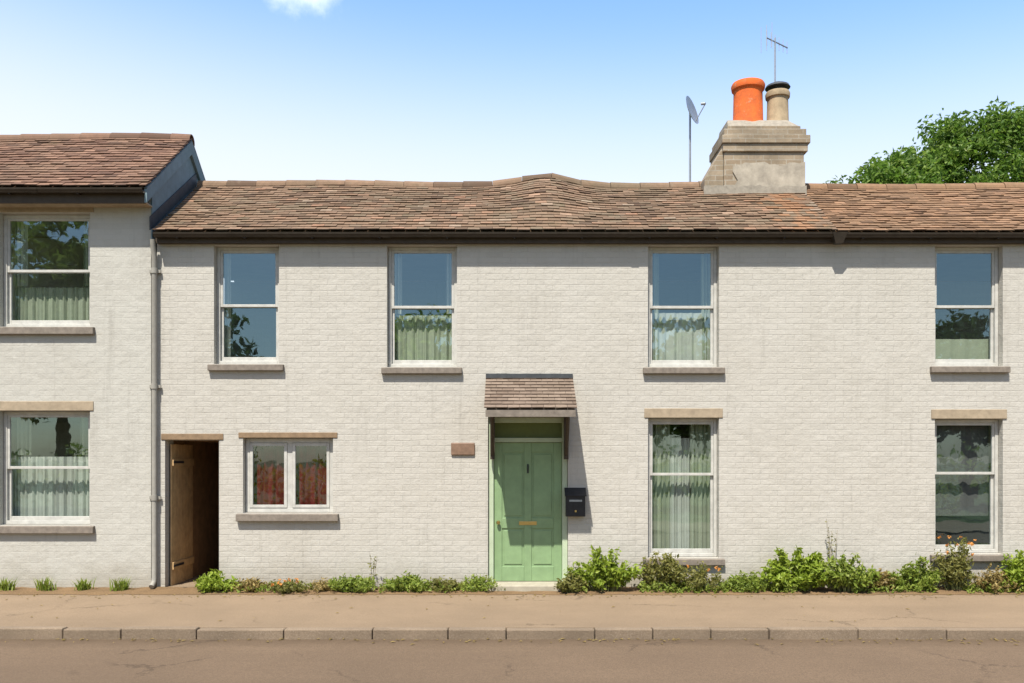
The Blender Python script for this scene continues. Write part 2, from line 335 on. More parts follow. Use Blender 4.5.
# ------------------------------------------------------------------ ground
def sheet(name, x0, x1, y0, y1, z, m):
    o = MB().add([(x0,y0,z),(x1,y0,z),(x1,y1,z),(x0,y1,z)], [(0,1,2,3)]).build(name, m); o['kind'] = 'structure'; return o
KY = -2.72                                              # kerb line
sheet('ground', -900, 900, -900, 900, -.13, M['grass'])
sheet('road', -300, 300, -10.2, KY-.12, -.10, M['road'])
o = MB().box(-300, 300, KY, -.42, -.126, 0.0).build('pavement', M['pave']); o['kind'] = 'structure'
kb = MB(); x = -30.0
while x < 30:
    kl = random.choice((.915,.915,.9,.6,.915,.78)); kd = random.uniform(-.012,.008); kz = random.uniform(-.008,.008)
    kb.box(x+.005, x+kl-.004, KY-.12+kd, KY-.002, -.126, .006+kz); x += kl
o = kb.build('kerb', M['kerb'], bevel=.012); o['kind'] = 'structure'
sheet('far_pavement', -300, 300, -13.4, -10.2, -.06, M['pave'])
# planting bed at the foot of the walls, a slightly mounded sheet
bv, bf = [], []
nx, ny = 240, 6
for j in range(ny+1):
    for i in range(nx+1):
        X = -10+20*i/nx; t = j/ny; Y = -.48+.49*t
        bv.append((X, Y + (.07*mnoise.noise(Vector((X*2.3,0,0)))+.05*mnoise.noise(Vector((X*7,2,0))) if j == 0 else 0), .004+.03*math.sin(math.pi*min(1,t*1.1)*.5)+.02*mnoise.noise(Vector((X*6,Y*9,3)))*min(1,j)))
for j in range(ny):
    for i in range(nx): a = j*(nx+1)+i; bf.append((a,a+1,a+nx+2,a+nx+1))
o = MB().add(bv, bf).build('planting_bed', M['soil'], smooth=True, fix=False); o['kind'] = 'structure'

# ------------------------------------------------------------------ houses
def wall_with_holes(x0, x1, z0, z1, y0, y1, holes):
    """a solid wall slab with rectangular openings and their reveals"""
    xs = sorted({x0, x1, *[h[0] for h in holes], *[h[1] for h in holes]}); zs = sorted({z0, z1, *[h[2] for h in holes], *[h[3] for h in holes]})
    xs = [x for x in xs if x0 <= x <= x1]; zs = [z for z in zs if z0 <= z <= z1]
    m = MB(); idx = {}
    def V(i, j, k):
        if (i,j,k) not in idx: idx[(i,j,k)] = len(m.v); m.v.append((xs[i], (y0,y1)[k], zs[j]))
        return idx[(i,j,k)]
    def solid(i, j):
        if not (0 <= i < len(xs)-1 and 0 <= j < len(zs)-1): return False
        cx, cz = (xs[i]+xs[i+1])/2, (zs[j]+zs[j+1])/2
        return not any(h[0] < cx < h[1] and h[2] < cz < h[3] for h in holes)
    for i in range(len(xs)-1):
        for j in range(len(zs)-1):
            if not solid(i,j): continue
            F = [[V(i,j,0),V(i+1,j,0),V(i+1,j+1,0),V(i,j+1,0)], [V(i,j+1,1),V(i+1,j+1,1),V(i+1,j,1),V(i,j,1)]]
            if not solid(i-1,j): F.append([V(i,j,1),V(i,j,0),V(i,j+1,0),V(i,j+1,1)])
            if not solid(i+1,j): F.append([V(i+1,j,0),V(i+1,j,1),V(i+1,j+1,1),V(i+1,j+1,0)])
            if not solid(i,j-1): F.append([V(i,j,1),V(i+1,j,1),V(i+1,j,0),V(i,j,0)])
            if not solid(i,j+1): F.append([V(i,j+1,0),V(i+1,j+1,0),V(i+1,j+1,1),V(i,j+1,1)])
            m.f += [tuple(f) for f in F]; m.m += [0]*len(F)
    return m
def roof(house, x0, x1, ye, ze, yr, zr, mat_, hump=lambda x: 0, seed=1, gauge=.105, tw=.168):
    rnd = random.Random(seed); slope = math.atan2(zr-ze, yr-ye); Ls = math.hypot(zr-ze, yr-ye)
    up = Vector((0, math.cos(slope), math.sin(slope))); nrm = Vector((0, -math.sin(slope), math.cos(slope)))
    base = Vector((0, ye, ze)); m = MB(); nrow = int(Ls/gauge)
    def und(x, v): return hump(x)*(v/Ls) + .035*mnoise.noise(Vector((x*.45, v*.5, seed*3.7)))*min(1, v/Ls*2+.15)
    for r in range(nrow+1):
        v = r*gauge; off = (r%2)*tw/2; x = x0-(tw-off if off else 0)
        while x < x1-.01:
            a, b = max(x, x0)+.002, min(x+tw, x1)-.002
            if b-a > .02:
                ln = .2; tilt = .013+rnd.uniform(-.003,.004); dv = rnd.uniform(-.003,.003); rot = rnd.uniform(-.008,.008)
                pts = []
                for hgt in (0, .014):
                    for (px_, vv) in ((a, v-.01+dv-rot*.5), (b, v-.01+dv+rot*.5), (b, v+ln), (a, v+ln)):
                        vc = min(vv, Ls+.02)
                        hh = hgt + (tilt*2 if vv < v+.1 else 0.0)*1.0 + und(px_, vc)
                        pts.append(Vector((px_,0,0))+base+up*vc+nrm*hh)
                m.add(pts, [(3,2,1,0),(4,5,6,7),(0,1,5,4),(1,2,6,5),(2,3,7,6),(3,0,4,7)])
            x += tw
    # sarking boards beneath the tiles, and the rear slope
    n = 40
    for i in range(n):
        a, b = x0+(x1-x0)*i/n, x0+(x1-x0)*(i+1)/n
        def P(x, v): return Vector((x,0,0))+base+up*v+nrm*(und(x,v)-.012)
        yb = 2*yr-ye
        ta, tb = P(a,Ls), P(b,Ls); ba, bb = P(a,0), P(b,0)
        m.add([ba,bb,tb,ta], [(0,1,2,3)])
        m.add([ta,tb,Vector((b,yb,ze)),Vector((a,yb,ze))], [(0,1,2,3)])
    rf = m.build('roof', mat_, house)
    # ridge tiles
    rg = MB(); x = x0
    while x < x1-.02:
        b = min(x+.45, x1); seg = 10; zc = und((x+b)/2, Ls)
        for q in range(1):
            vs = []
            for (xx, rr) in ((x+.003,.118+rnd.uniform(-.004,.004)), (b-.003,.11)):
                zc = und(xx, Ls)
                for k in range(seg+1):
                    t = math.pi*(k/seg)*1.15-.075*math.pi
                    vs.append((xx, yr-math.cos(t)*rr, zr+zc-.035+math.sin(t)*rr))
            vs2 = [(vx, yr+(vy-yr)*.86, (vz-zr-und(vx,Ls)+.035)*.86+zr+und(vx,Ls)-.035) for vx,vy,vz in vs]
            o_ = len(vs); fs = []
            for k in range(seg): fs += [(k,k+1,seg+2+k,seg+1+k), (o_+k+1,o_+k,o_+seg+1+k,o_+seg+2+k), (k+1,k,o_+k,o_+k+1), (seg+1+k,seg+2+k,o_+seg+2+k,o_+seg+1+k)]
            fs += [(0,seg+1,o_+seg+1,o_), (seg,o_+seg,o_+2*seg+1,2*seg+1)]
            rg.add(vs+vs2, fs)
        x += .45
    rg.build('ridge', mat_, rf, smooth=False)
    return rf
def gutter(house, x0, x1, y, z, r=.058):
    m = MB(); seg = 8
    outer = [(y-r*math.cos(math.pi*k/seg), z-r*math.sin(math.pi*k/seg)) for k in range(seg+1)]
    inner = [(y-(r-.006)*math.cos(math.pi*k/seg), z-(r-.006)*math.sin(math.pi*k/seg)) for k in range(seg,-1,-1)]
    m.extrude_x(outer+inner, x0, x1)
    x = x0+.3
    while x < x1: m.box(x-.012, x+.012, y-.01, y+r+.01, z-r-.01, z-r+.02); x += .9
    for jx in (x0+(x1-x0)*.34, x0+(x1-x0)*.7):
        m.extrude_x([(y-(r+.006)*math.cos(math.pi*k/seg), z-(r+.006)*math.sin(math.pi*k/seg)) for k in range(seg+1)], jx-.05, jx+.05)
    return m.build('gutter', M['gutter'], house, smooth=False)
def pane(m, x0, x1, z0, z1, y): return m.add([(x0,y,z0),(x1,y,z0),(x1,y,z1),(x0,y,z1)], [(0,1,2,3)])
def ring(m, x0, x1, z0, z1, y0, y1, wd, wb=None):
    wb = wb or wd
    m.box(x0, x0+wd, y0, y1, z0, z1); m.box(x1-wd, x1, y0, y1, z0, z1)
    m.box(x0+wd, x1-wd, y0, y1, z1-wd, z1); m.box(x0+wd, x1-wd, y0, y1, z0, z0+wb)
def curtain(win, x0, x1, z0, z1, y, m_, name='curtain', waves=9, amp=.03):
    m = MB(); n = waves*6; vs = []
    for k in range(n+1):
        x = x0+(x1-x0)*k/n; d = amp*math.sin(2*math.pi*waves*k/n)+.01*math.sin(k*1.7)
        vs += [(x,y+d,z0),(x,y+d,z1)]
    m.add(vs, [(2*k,2*k+2,2*k+3,2*k+1) for k in range(n)])
    return m.build(name, M[m_], win, smooth=True, fix=False)
def sash_window(house, h, sill=True, lintel=None, fy=.11, bars=0, rail=.5, sillw=.07, wall_y=0.0, sill_h=.095):
    x0, x1, z0, z1 = h; y = wall_y+fy; e = .004
    f = MB(); ring(f, x0+e, x1-e, z0+e, z1-e, y, y+.09, .042, .05)
    win = f.build('window', M['white_paint'], house, bevel=.004)
    ax, bx, az, bz = x0+e+.042, x1-e-.042, z0+e+.05, z1-e-.042; zm = az+(bz-az)*rail
    for nm, lo, hi, yy, b in (('upper_sash', zm-.018, bz, y+.012, .036), ('lower_sash', az, zm+.018, y+.046, .055)):
        s = MB(); ring(s, ax+.001, bx-.001, lo+.001, hi-.001, yy, yy+.032, .034, b)
        for q in range(bars):
            bxq = ax+(bx-ax)*(q+1)/(bars+1); s.box(bxq-.011, bxq+.011, yy+.004, yy+.028, lo+b, hi-.034)
        s.build(nm, M['white_paint'], win, bevel=.003)
        pane(MB(), ax+.03, bx-.03, lo+.03, hi-.03, yy+.017).build('pane', M['glass'], win, fix=False)
    if sill:
        s = MB(); s.extrude_x([(wall_y-.065,z0-sill_h),(wall_y-.065,z0-.012),(y+.03,z0+.003),(y+.03,z0-sill_h)], x0-sillw, x1+sillw)
        s.build('sill', M['sill'], win, bevel=.008)
    if lintel:
        s = MB(); s.box(x0-.05, x1+.05, wall_y-.012, wall_y+.1, z1+.002, z1+.13); s.build('lintel', M[lintel], win, bevel=.006)
    return win
ROOM_D = 3.0
def shell(house, x0, x1, ztop, yr, zr, y0=0.0):
    """floor, rear and cross walls that close the house behind its front"""
    yb = 2*yr-.02
    m = MB(); m.box(x0+.01, x1-.01, yb-.25, yb, -.05, ztop); m.build('rear_wall', M['left_brick'], house)
    m = MB(); m.box(x0+.01, x1-.01, y0+.31, yb-.26, 2.36, 2.52); m.build('floor', M['dark_room'], house)
    m = MB(); m.box(x0+.01, x1-.01, y0+.31, yb-.26, ztop+.02, ztop+.06)
    m.build('ceiling', M['dark_room'], house)

EZ = PZ(240, -.18); 
# ---- middle cottage
XA, XB = PX(157), PX(834)
mid = thing('cottage', ((XA+XB)/2, 0, 0), 'long white painted brick cottage with green front door and covered passage', 'house', 'terraced cottages along the road')
H = {
 'w1': (PX(214), PX(279), PZ(364), PZ(245)), 'w2': (PX(387), PX(457), PZ(367), PZ(245)), 'w3': (PX(648), PX(719), PZ(367), PZ(245)),
 'w5': (PX(243), PX(333), PZ(513), PZ(438)), 'w6': (PX(648), PX(719), PZ(558), PZ(418)),
 'door': (PX(488), PX(568), 0.0, PZ(417)), 'passage': (PX(165), PX(219), -.05, PZ(440)),
}
ZW = PZ(236.5)-.02
YR, ZR, YE = 1.62, PZ(186, 1.62), -.13
ZE = PZ(231.5, YE)
wall_with_holes(XA, XB, -.08, ZW, 0, .3, list(H.values())).build('front_wall', M['white_brick'], mid)
shell(mid, XA, XB, ZW, YR, ZR)
def hump(x): return .13*math.exp(-((x-PX(546,1.62))/.45)**2) - .03*math.exp(-((x-2.2)/1.2)**2)
roof(mid, XA+.0, XB-.004, YE, ZE, YR, ZR, M['tile_mid'], hump, 3)
MB().box(XA+.02, XB-.01, -.069, -.003, ZE-.14, ZE-.12).build('soffit', M['dark_wood'], mid)
MB().box(XA+.02, XB-.01, -.10, -.07, ZE-.145, ZE-.035).build('fascia', M['dark_wood'], mid)
gutter(mid, XA+.03, XB-.03, -.162, ZE-.03)
for k, bars in (('w1', 0), ('w2', 0), ('w3', 0)):
    sash_window(mid, H[k], bars=bars)
w6 = sash_window(mid, H['w6'], lintel='lintel', rail=.6)
wins = [o for o in mid.children if o.name.startswith('window')]
def dress(w_, h, spec):
    for (fx0, fx1, fz0, fz1, m_, nm, wv, am) in spec:
        X0, X1, Z0, Z1 = h; curtain(w_, X0+.05+(X1-X0-.1)*fx0, X0+.05+(X1-X0-.1)*fx1, Z0+.02+(Z1-Z0)*fz0, Z0+(Z1-Z0)*fz1, .275, m_, nm, wv, am)
dress(wins[1], H['w2'], [(0,1,0,.45,'curtain_green','net_curtain',9,.012), (0,.14,.45,1.05,'curtain_net','curtain',3,.025), (.86,1,.45,1.05,'curtain_net','curtain',3,.025)])
dress(wins[2], H['w3'], [(0,1,0,.47,'curtain_net','net_curtain',7,.012), (0,.16,.0,1.05,'curtain_green','curtain',3,.025), (.84,1,.0,1.05,'curtain_green','curtain',3,.025)])
dress(wins[0], H['w1'], [(0,.12,.0,1.05,'curtain_net','curtain',3,.02)])
dress(w6, H['w6'], [(0,.34,0,1.05,'curtain_green','curtain',5,.025), (.66,1,0,1.05,'curtain_green','curtain',5,.025), (.34,.66,0,.86,'curtain_net','net_curtain',5,.012)])
# small two-light casement with maroon curtains
x0, x1, z0, z1 = H['w5']; f = MB(); ring(f, x0+.004, x1-.004, z0+.004, z1-.004, .10, .18, .06); xm = (x0+x1)/2
f.box(xm-.035, xm+.035, .103, .177, z0+.064, z1-.064)
w5 = f.build('window', M['white_paint'], mid, bevel=.004)
for a, b in ((x0+.064, xm-.035), (xm+.035, x1-.064)):
    s = MB(); ring(s, a+.002, b-.002, z0+.066, z1-.066, .092, .13, .04); s.build('casement', M['white_paint'], w5, bevel=.003)
    pane(MB(), a+.03, b-.03, z0+.09, z1-.09, .112).build('pane', M['glass'], w5, fix=False)
    curtain(w5, a+.02, b-.02, z0, z1+.02, .20, 'curtain_red', 'curtain', 5, .02)
MB().extrude_x([(-.07,z0-.11),(-.07,z0-.012),(.13,z0+.003),(.13,z0-.11)], x0-.08, x1+.08).build('sill', M['sill'], w5, bevel=.008)
MB().box(x0-.06, x1+.06, -.012, .1, z1+.002, z1+.075).build('lintel', M['lintel_dark'], w5, bevel=.006)
# front door
x0, x1, z0, z1 = H['door']; DZ = z1-.34
f = MB(); 
for a, b in ((x0+.003, x0+.075), (x1-.075, x1-.003)): f.box(a, b, .05, .17, .02, z1-.003)
f.box(x0+.075, x1-.075, .05, .17, z1-.075, z1-.003); f.box(x0+.075, x1-.075, .053, .167, DZ, DZ+.06)
f.build('door_frame', M['green_frame'], mid, bevel=.005)
MB().box(x0+.075, x1-.075, .095, .115, DZ+.06, z1-.075).build('transom', M['transom'], mid)
a, b = x0+.078, x1-.078; zb = .10; d = MB(); xm = (a+b)/2
d.box(a, b, .105, .14, zb, DZ-.003)
st = .11
for q0, q1 in ((a, a+st), (b-st, b), (xm-.05, xm+.05)): d.box(q0, q1, .09, .106, zb, DZ-.003)
for r0, r1 in ((zb, zb+.2), (zb+.72, zb+.86), (DZ-.133, DZ-.003)):
    for q0, q1 in ((a+st, xm-.05), (xm+.05, b-st)): d.box(q0, q1, .091, .106, r0, r1)
for q0, q1 in ((a+st, xm-.05), (xm+.05, b-st)):
    for r0, r1 in ((zb+.2, zb+.72), (zb+.86, DZ-.133)): d.box(q0+.03, q1-.03, .096, .107, r0+.03, r1-.03)
door = d.build('door', M['green_door'], mid, bevel=.005)
k = MB(); k.lathe((0,0,0), [(0,-.028),(.02,-.028),(.028,-.012),(.026,.0),(.012,.01),(.012,.03)], 16)
k.v = [(a+.06+vx, .062+vz, zb+.80+vy) for vx,vy,vz in k.v]; k.build('knob', M['brass'], door, smooth=True)
MB().box(xm-.12, xm+.12, .084, .092, zb+.765, zb+.815).build('letter_slot', M['brass'], door, bevel=.003)
s = MB(); s.tube([(xm-.0,.083,DZ-.3),(xm,.07,DZ-.33),(xm,.072,DZ-.42)], .011, 8); s.build('knocker', M['black'], door)
MB().box(x0-.05, x1+.05, -.30, .16, -.04, .095).build('doorstep', M['step'], mid, bevel=.015)
# lean-to hood over the door on two timber brackets
hx0, hx1, HP = PX(484,-.8), PX(577,-.8), .84
hzb, hzf = PZ(379)+.0, PZ(410,-HP)
m = MB(); sl = math.hypot(HP, hzb-hzf); up = Vector((0, HP/sl, (hzb-hzf)/sl)); nr = Vector((0, -up.z, up.y)); rnd = random.Random(5)
nrow = int(sl/.1)
for r in range(nrow+1):
    x = hx0-(.075 if r%2 else 0)
    while x < hx1-.01:
        a_, b_ = max(hx0,x)+.002, min(hx1,x+.15)-.002
        if b_-a_ > .02:
            p = []
            for hg in (0, .014):
                for xx, vv, l in ((a_,0,.028),(b_,0,.028),(b_,.19,0),(a_,.19,0)):
                    p.append(Vector((xx,-HP,hzf))+up*min(r*.1+vv+rnd.uniform(-.003,.003), sl-.01)+nr*(hg+l))
            m.add(p, [(3,2,1,0),(4,5,6,7),(0,1,5,4),(1,2,6,5),(2,3,7,6),(3,0,4,7)])
        x += .15
hd = m.build('door_hood', M['tile_hood'], mid)
m = MB(); m.extrude_x([(-HP+.01,hzf-.05),(-HP+.01,hzf-.004),(-.003,hzb-.004),(-.003,hzb-.05)], hx0+.03, hx1-.03)
m.box(hx0+.02, hx1-.02, -HP-.005, -HP+.03, hzf-.085, hzf+.0)
m.build('hood_frame', M['sill'], hd)
for bx in (hx0+.06, hx1-.12):
    m = MB(); m.box(bx, bx+.06, -.06, -.003, hzf-.62, hzf+.03); m.box(bx+.002, bx+.058, -HP+.05, -.06, hzf-.055, hzf-.0)
    m.tube([(bx+.03,-.055,hzf-.55),(bx+.03,-.22,hzf-.36),(bx+.03,-.46,hzf-.05)], .027, 6)
    m.build('bracket', M['dark_wood'], hd)
MB().box(hx0, hx1, -.02, -.003, hzb-.02, hzb+.07).build('flashing', M['lead'], hd)
# covered passage with an open plank gate
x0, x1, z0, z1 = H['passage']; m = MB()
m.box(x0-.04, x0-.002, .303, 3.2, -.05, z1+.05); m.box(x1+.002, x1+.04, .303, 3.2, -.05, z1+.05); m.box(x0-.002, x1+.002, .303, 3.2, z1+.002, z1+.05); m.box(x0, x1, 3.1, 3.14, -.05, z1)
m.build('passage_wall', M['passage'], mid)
MB().box(x0-.05, x1+.06, -.012, .12, z1+.002, z1+.085).build('passage_lintel', M['lintel_dark'], mid, bevel=.006)
g = MB(); n = 7
for i in range(n): g.box(x0+.02+random.uniform(0,.003), x0+.042, .13+i*.115, .13+i*.115+.111, .03, z1-.05-random.uniform(0,.006))
for zz in (.25, z1-.35): g.box(x0+.043, x0+.065, .14, .92, zz, zz+.1)
gt = g.build('passage_gate', M['timber'], mid, bevel=.003)
for zz in (.285, z1-.315): MB().box(x0+.066, x0+.074, .13, .5, zz, zz+.03).build('hinge', M['black'], gt)
sheet('passage_floor', x0-.0, x1, -.01, 3.1, .03, M['pave'])
# downpipe by the left corner
def downpipe(house, x, y, ztop, mat_, r=.034, zb=.06):
    m = MB(); m.tube([(x,y-.06,ztop+.06),(x,y-.05,ztop-.02),(x,y,ztop-.17),(x,y,zb+.12),(x,y-.02,zb+.05),(x,y-.1,zb)], r, 12)
    for zz in (ztop-.35, ztop-1.9, ztop-3.4):
        if zz > zb+.3: m.tube([(x,y,zz-.035),(x,y,zz+.035)], r+.009, 12); m.box(x-.075, x+.075, y+.02, y+.05, zz-.02, zz+.02)
    return m.build('downpipe', mat_, house, smooth=True)
# chimney
cy0, cy1 = YR-.42, YR+.36
cX = lambda p: PX(p, cy0)
cZ = lambda p: PZ(p, cy0)
cx0, cx1 = cX(724), cX(804)
m = MB(); m.box(cx0, cx1, cy0, cy1, ZR-.55, cZ(152))
m.box(cx0-.02, cx1+.05, cy0-.03, cy1+.03, cZ(152)+.0, cZ(144)); m.box(cx0-.035, cx1+.08, cy0-.055, cy1+.055, cZ(144), cZ(136)); m.box(cx0+.0, cx1+.03, cy0-.02, cy1+.02, cZ(136), cZ(129)); m.box(cx0+.06, cx1-.04, cy0+.03, cy1-.03, cZ(129), cZ(125))
xs_ = cX(705); ya, yb_ = cy0+.03, cy1-.03
m.add([(xs_,ya,ZR-.6),(cx0-.002,ya,ZR-.6),(cx0-.002,yb_,ZR-.6),(xs_,yb_,ZR-.6),(xs_,ya,cZ(178)),(cx0-.002,ya,cZ(145)),(cx0-.002,yb_,cZ(145)),(xs_,yb_,cZ(178))],
      [(3,2,1,0),(4,5,6,7),(0,1,5,4),(1,2,6,5),(2,3,7,6),(3,0,4,7)])
ch = m.build('chimney', M['chimney'], mid, bevel=.008)
zt = cZ(125)
m = MB(); m.add([(cx0+.07,cy0+.04,zt+.002),(cx1-.05,cy0+.04,zt+.002),(cx1-.05,cy1-.04,zt+.002),(cx0+.07,cy1-.04,zt+.002),(cx0+.08,cy0+.14,zt+.13),(cx1-.2,cy0+.14,zt+.13),(cx1-.2,cy1-.14,zt+.13),(cx0+.08,cy1-.14,zt+.13)],
      [(0,1,5,4),(1,2,6,5),(2,3,7,6),(3,0,4,7),(4,5,6,7)])
m.build('flaunching', M['mortar'], ch, bevel=.02)
pcy = (cy0+cy1)/2-.03; p1 = PX(748, pcy); p2 = PX(778, pcy); pt = PZ(84, pcy)-zt
MB().lathe((p1,pcy,zt), [(.25,.05),(.245,.12),(.225,.16),(.215,pt-.12),(.245,pt-.10),(.255,pt-.04),(.235,pt),(.185,pt),(.18,.1)], 28).build('chimney_pot', M['pot_orange'], ch, smooth=True)
pt2 = PZ(92, pcy)-zt
MB().lathe((p2,pcy+.02,zt), [(.19,.05),(.185,.12),(.165,.15),(.155,pt2-.1),(.18,pt2-.09),(.185,pt2-.03),(.17,pt2),(.13,pt2),(.125,.1)], 24).build('chimney_pot', M['pot_buff'], ch, smooth=True)
MB().lathe((p2,pcy+.02,zt+pt2), [(.10,-.05),(.10,.06),(.19,.065),(.17,.10),(.06,.15),(0.001,.155)], 18).build('cowl', M['lead'], ch, smooth=True)
rp = random.Random(12); out_ = [(cx1+.012, ZR-.7)]
for q in range(9): out_.append((cx1+.012-.0*q, ZR-.5+(cZ(162)-ZR+.5)*q/8))
for q in range(1,15): out_.append((cx1-(cx1-cx0-.16)*q/14, cZ(163)+rp.uniform(-.05,.03)))
for q in range(1,8): out_.append((cx0+.16+rp.uniform(-.05,.05), cZ(163)+(ZR-.7-cZ(163))*q/7))
npt = len(out_); m = MB(); m.add([(x_,cy0-.018,z_) for x_,z_ in out_]+[(x_,cy0-.001,z_) for x_,z_ in out_], [tuple(range(npt)), tuple(range(npt,2*npt))[::-1]]+[(q,(q+1)%npt,npt+(q+1)%npt,npt+q) for q in range(npt)])
m.build('render_patch', M['pale_render'], ch)
fv = [(xs_-.02, cZ(187)), (xs_-.02, ZR-.78), (cx1+.03, ZR-.78), (cx1+.03, cZ(186))]; m = MB(); rp = random.Random(3)
tp = [(cx1+.03-(cx1+.05-xs_)*q/24, cZ(186.5)+rp.uniform(-.02,.02)) for q in range(1,24)]; fo = fv+tp; nf = len(fo)
m.add([(x_,cy0-.03,z_) for x_,z_ in fo]+[(x_,cy0-.0195,z_) for x_,z_ in fo], [tuple(range(nf)), tuple(range(nf,2*nf))[::-1]]+[(q,(q+1)%nf,nf+(q+1)%nf,nf+q) for q in range(nf)])
m.build('flashing', M['mortar'], ch)

# ---- left house
XL = -9.6; XR = PX(152)
lw = -.03
lef = thing('end_house', ((XL+XR)/2, 0, 0), 'taller off white house at the left end with blue grey gable', 'house', 'terraced cottages along the road')
HL = {'a': (PX(0), PX(91), PZ(327), PZ(213)), 'b': (PX(0), PX(91), PZ(525), PZ(411))}
ZL = PZ(193)
YRl, YEl = 1.35, -.32
ZEl = PZ(187, YEl); ZRl = PZ(140, YRl)
wall_with_holes(XL, XR, -.08, ZL, lw, .28, list(HL.values())).build('front_wall', M['left_brick'], lef)
shell(lef, XL, XR-.32, ZL, YRl, ZRl, lw)
roof(lef, XL, XR+.06, YEl, ZEl, YRl, ZRl, M['tile_left'], lambda x: 0, 11)
MB().box(XL, XR+.02, YEl+.035, YEl+.065, ZEl-.2, ZEl-.03).build('fascia', M['dark_wood'], lef)
MB().box(XL, XR+.02, YEl+.066, lw-.003, ZEl-.19, ZEl-.17).build('soffit', M['lintel'], lef)
gutter(lef, XL, XR+.03, YEl-.027, ZEl-.03)
yb = 2*YRl
m = MB(); m.extrude_x([(.283,-.05),(.283,ZL-.002),(YRl,ZRl-.08),(yb-.02,ZL-.002),(yb-.02,-.05)], XR-.3, XR-.002)
m.build('gable_wall', M['left_brick'], lef)
m = MB(); sl_ = (ZRl-ZEl)/(YRl-YEl)
m.extrude_x([(lw-.004,ZE-.1),(lw-.004,ZEl+(lw-YEl)*sl_-.05),(YRl,ZRl-.05),(yb+.02,ZEl+(lw-YEl)*sl_-.05),(yb+.02,ZE-.1)], XR+.001, XR+.016)
m.build('gable_cladding', M['slate'], lef)
m = MB(); s_ = (ZRl-ZEl)/(YRl-YEl)
m.extrude_x([(YEl+.02,ZEl-.2),(YEl+.02,ZEl+.005),(YRl,ZRl+.0),(yb-YEl-.02,ZEl+.005),(yb-YEl-.02,ZEl-.2),(YRl,ZRl-.22)], XR+.019, XR+.055)
m.build('bargeboard', M['slate'], lef, bevel=.004)
# lead flashing where the lower roof meets the gable
fl = MB(); sm = (ZR-ZE)/(YR-YE)
fl.extrude_x([(YE,ZE+.02),(YR,ZR+.02),(YR,ZR+.2),(YE,ZE+.2)], XR+.017, XR+.03)
fl.build('flashing', M['lead'], lef)
for k, c in (('a', 'curtain_green'), ('b', 'curtain_net')):
    wn = sash_window(lef, HL[k], lintel='lintel', wall_y=lw, sill_h=.11)
    dress(wn, HL[k], [(0,1,0,.38,'curtain_green','net_curtain',13,.012), (0,.16,.38,1.05,'curtain_net','curtain',3,.025), (.84,1,.38,1.05,'curtain_green','curtain',3,.025)] if k == 'a' else
          [(0,1,0,.6,'curtain_net','net_curtain',13,.012), (0,.2,.6,1.05,'curtain_green','curtain',4,.025), (.8,1,.6,1.05,'curtain_green','curtain',4,.025)])
downpipe(lef, XR+.06, -.07, ZEl-.7, M['pipe'])
# ---- right house
rig = thing('cottage', ((XB+9.8)/2, 0, 0), 'white painted brick cottage at the right with orange brown roof and dark lower window', 'house', 'terraced cottages along the road')
XE = 9.8
HR = {'w4': (PX(935), PX(1003), PZ(366), PZ(245)), 'w7': (PX(935), PX(1003), PZ(554), PZ(419))}
wall_with_holes(XB+.001, XE, -.08, ZW, .004, .3, list(HR.values())).build('front_wall', M['white_brick'], rig)
shell(rig, XB, XE, ZW, YR, ZR)
roof(rig, XB+.004, XE, YE, ZE-.01, YR, ZR-.045, M['tile_right'], lambda x: 0, 21)
MB().box(XB+.01, XE, -.069, .001, ZE-.14, ZE-.12).build('soffit', M['dark_wood'], rig)
MB().box(XB+.01, XE, -.10, -.07, ZE-.145, ZE-.035).build('fascia', M['dark_wood'], rig)
gutter(rig, XB+.03, XE, -.162, ZE-.035)
w4 = sash_window(rig, HR['w4']); w7 = sash_window(rig, HR['w7'], lintel='lintel', rail=.6)
curtain(w4, HR['w4'][0]+.05, HR['w4'][1]-.05, HR['w4'][2]+.03, HR['w4'][2]+.4, .275, 'curtain_green', 'blind', 3, .01)
curtain(w7, HR['w7'][0]+.05, HR['w7'][1]-.05, HR['w7'][2]+.5, HR['w7'][3], .275, 'blind_grey', 'blind', 3, .008)
m = MB(); hx = XB
m.add([(hx-.1,-.235,ZE-.03),(hx+.1,-.235,ZE-.03),(hx+.1,-.104,ZE-.03),(hx-.1,-.104,ZE-.03),(hx-.05,-.2,ZE-.17),(hx+.05,-.2,ZE-.17),(hx+.05,-.104,ZE-.17),(hx-.05,-.104,ZE-.17)],
      [(0,1,5,4),(1,2,6,5),(2,3,7,6),(3,0,4,7),(4,5,6,7),(0,3,2,1)])
m.build('rain_hopper', M['gutter'], rig)

# ------------------------------------------------------------------ things on the houses
pz = PZ(449); pxc = PX(463)
m = MB(); m.box(pxc-.16, pxc+.16, -.028, -.004, pz-.085, pz+.085)
pl = m.build('house_plaque', M['plaque'], bevel=.012); tag(pl, 'small dark brown plaque on the white wall left of the green door', 'plaque')
q = thing('letterbox', (PX(575), 0, PZ(516)), 'dark metal letterbox on the wall right of the green door', 'letterbox')
x, z = PX(575), PZ(516)
m = MB(); m.extrude_x([(-.13,z),(-.13,z+.28),(-.004,z+.36),(-.004,z)], x-.13, x+.13); m.build('box', M['black'], q, bevel=.008)
m = MB(); m.extrude_x([(-.15,z+.27),(-.15,z+.285),(-.003,z+.385),(-.003,z+.37)], x-.145, x+.145); m.build('lid', M['black'], q, bevel=.003)
MB().box(x-.085, x+.085, -.136, -.1305, z+.2, z+.225).build('slot', M['grey_metal'], q)
MB().box(x-.012, x+.012, -.135, -.1305, z+.06, z+.085).build('lock', M['brass'], q)
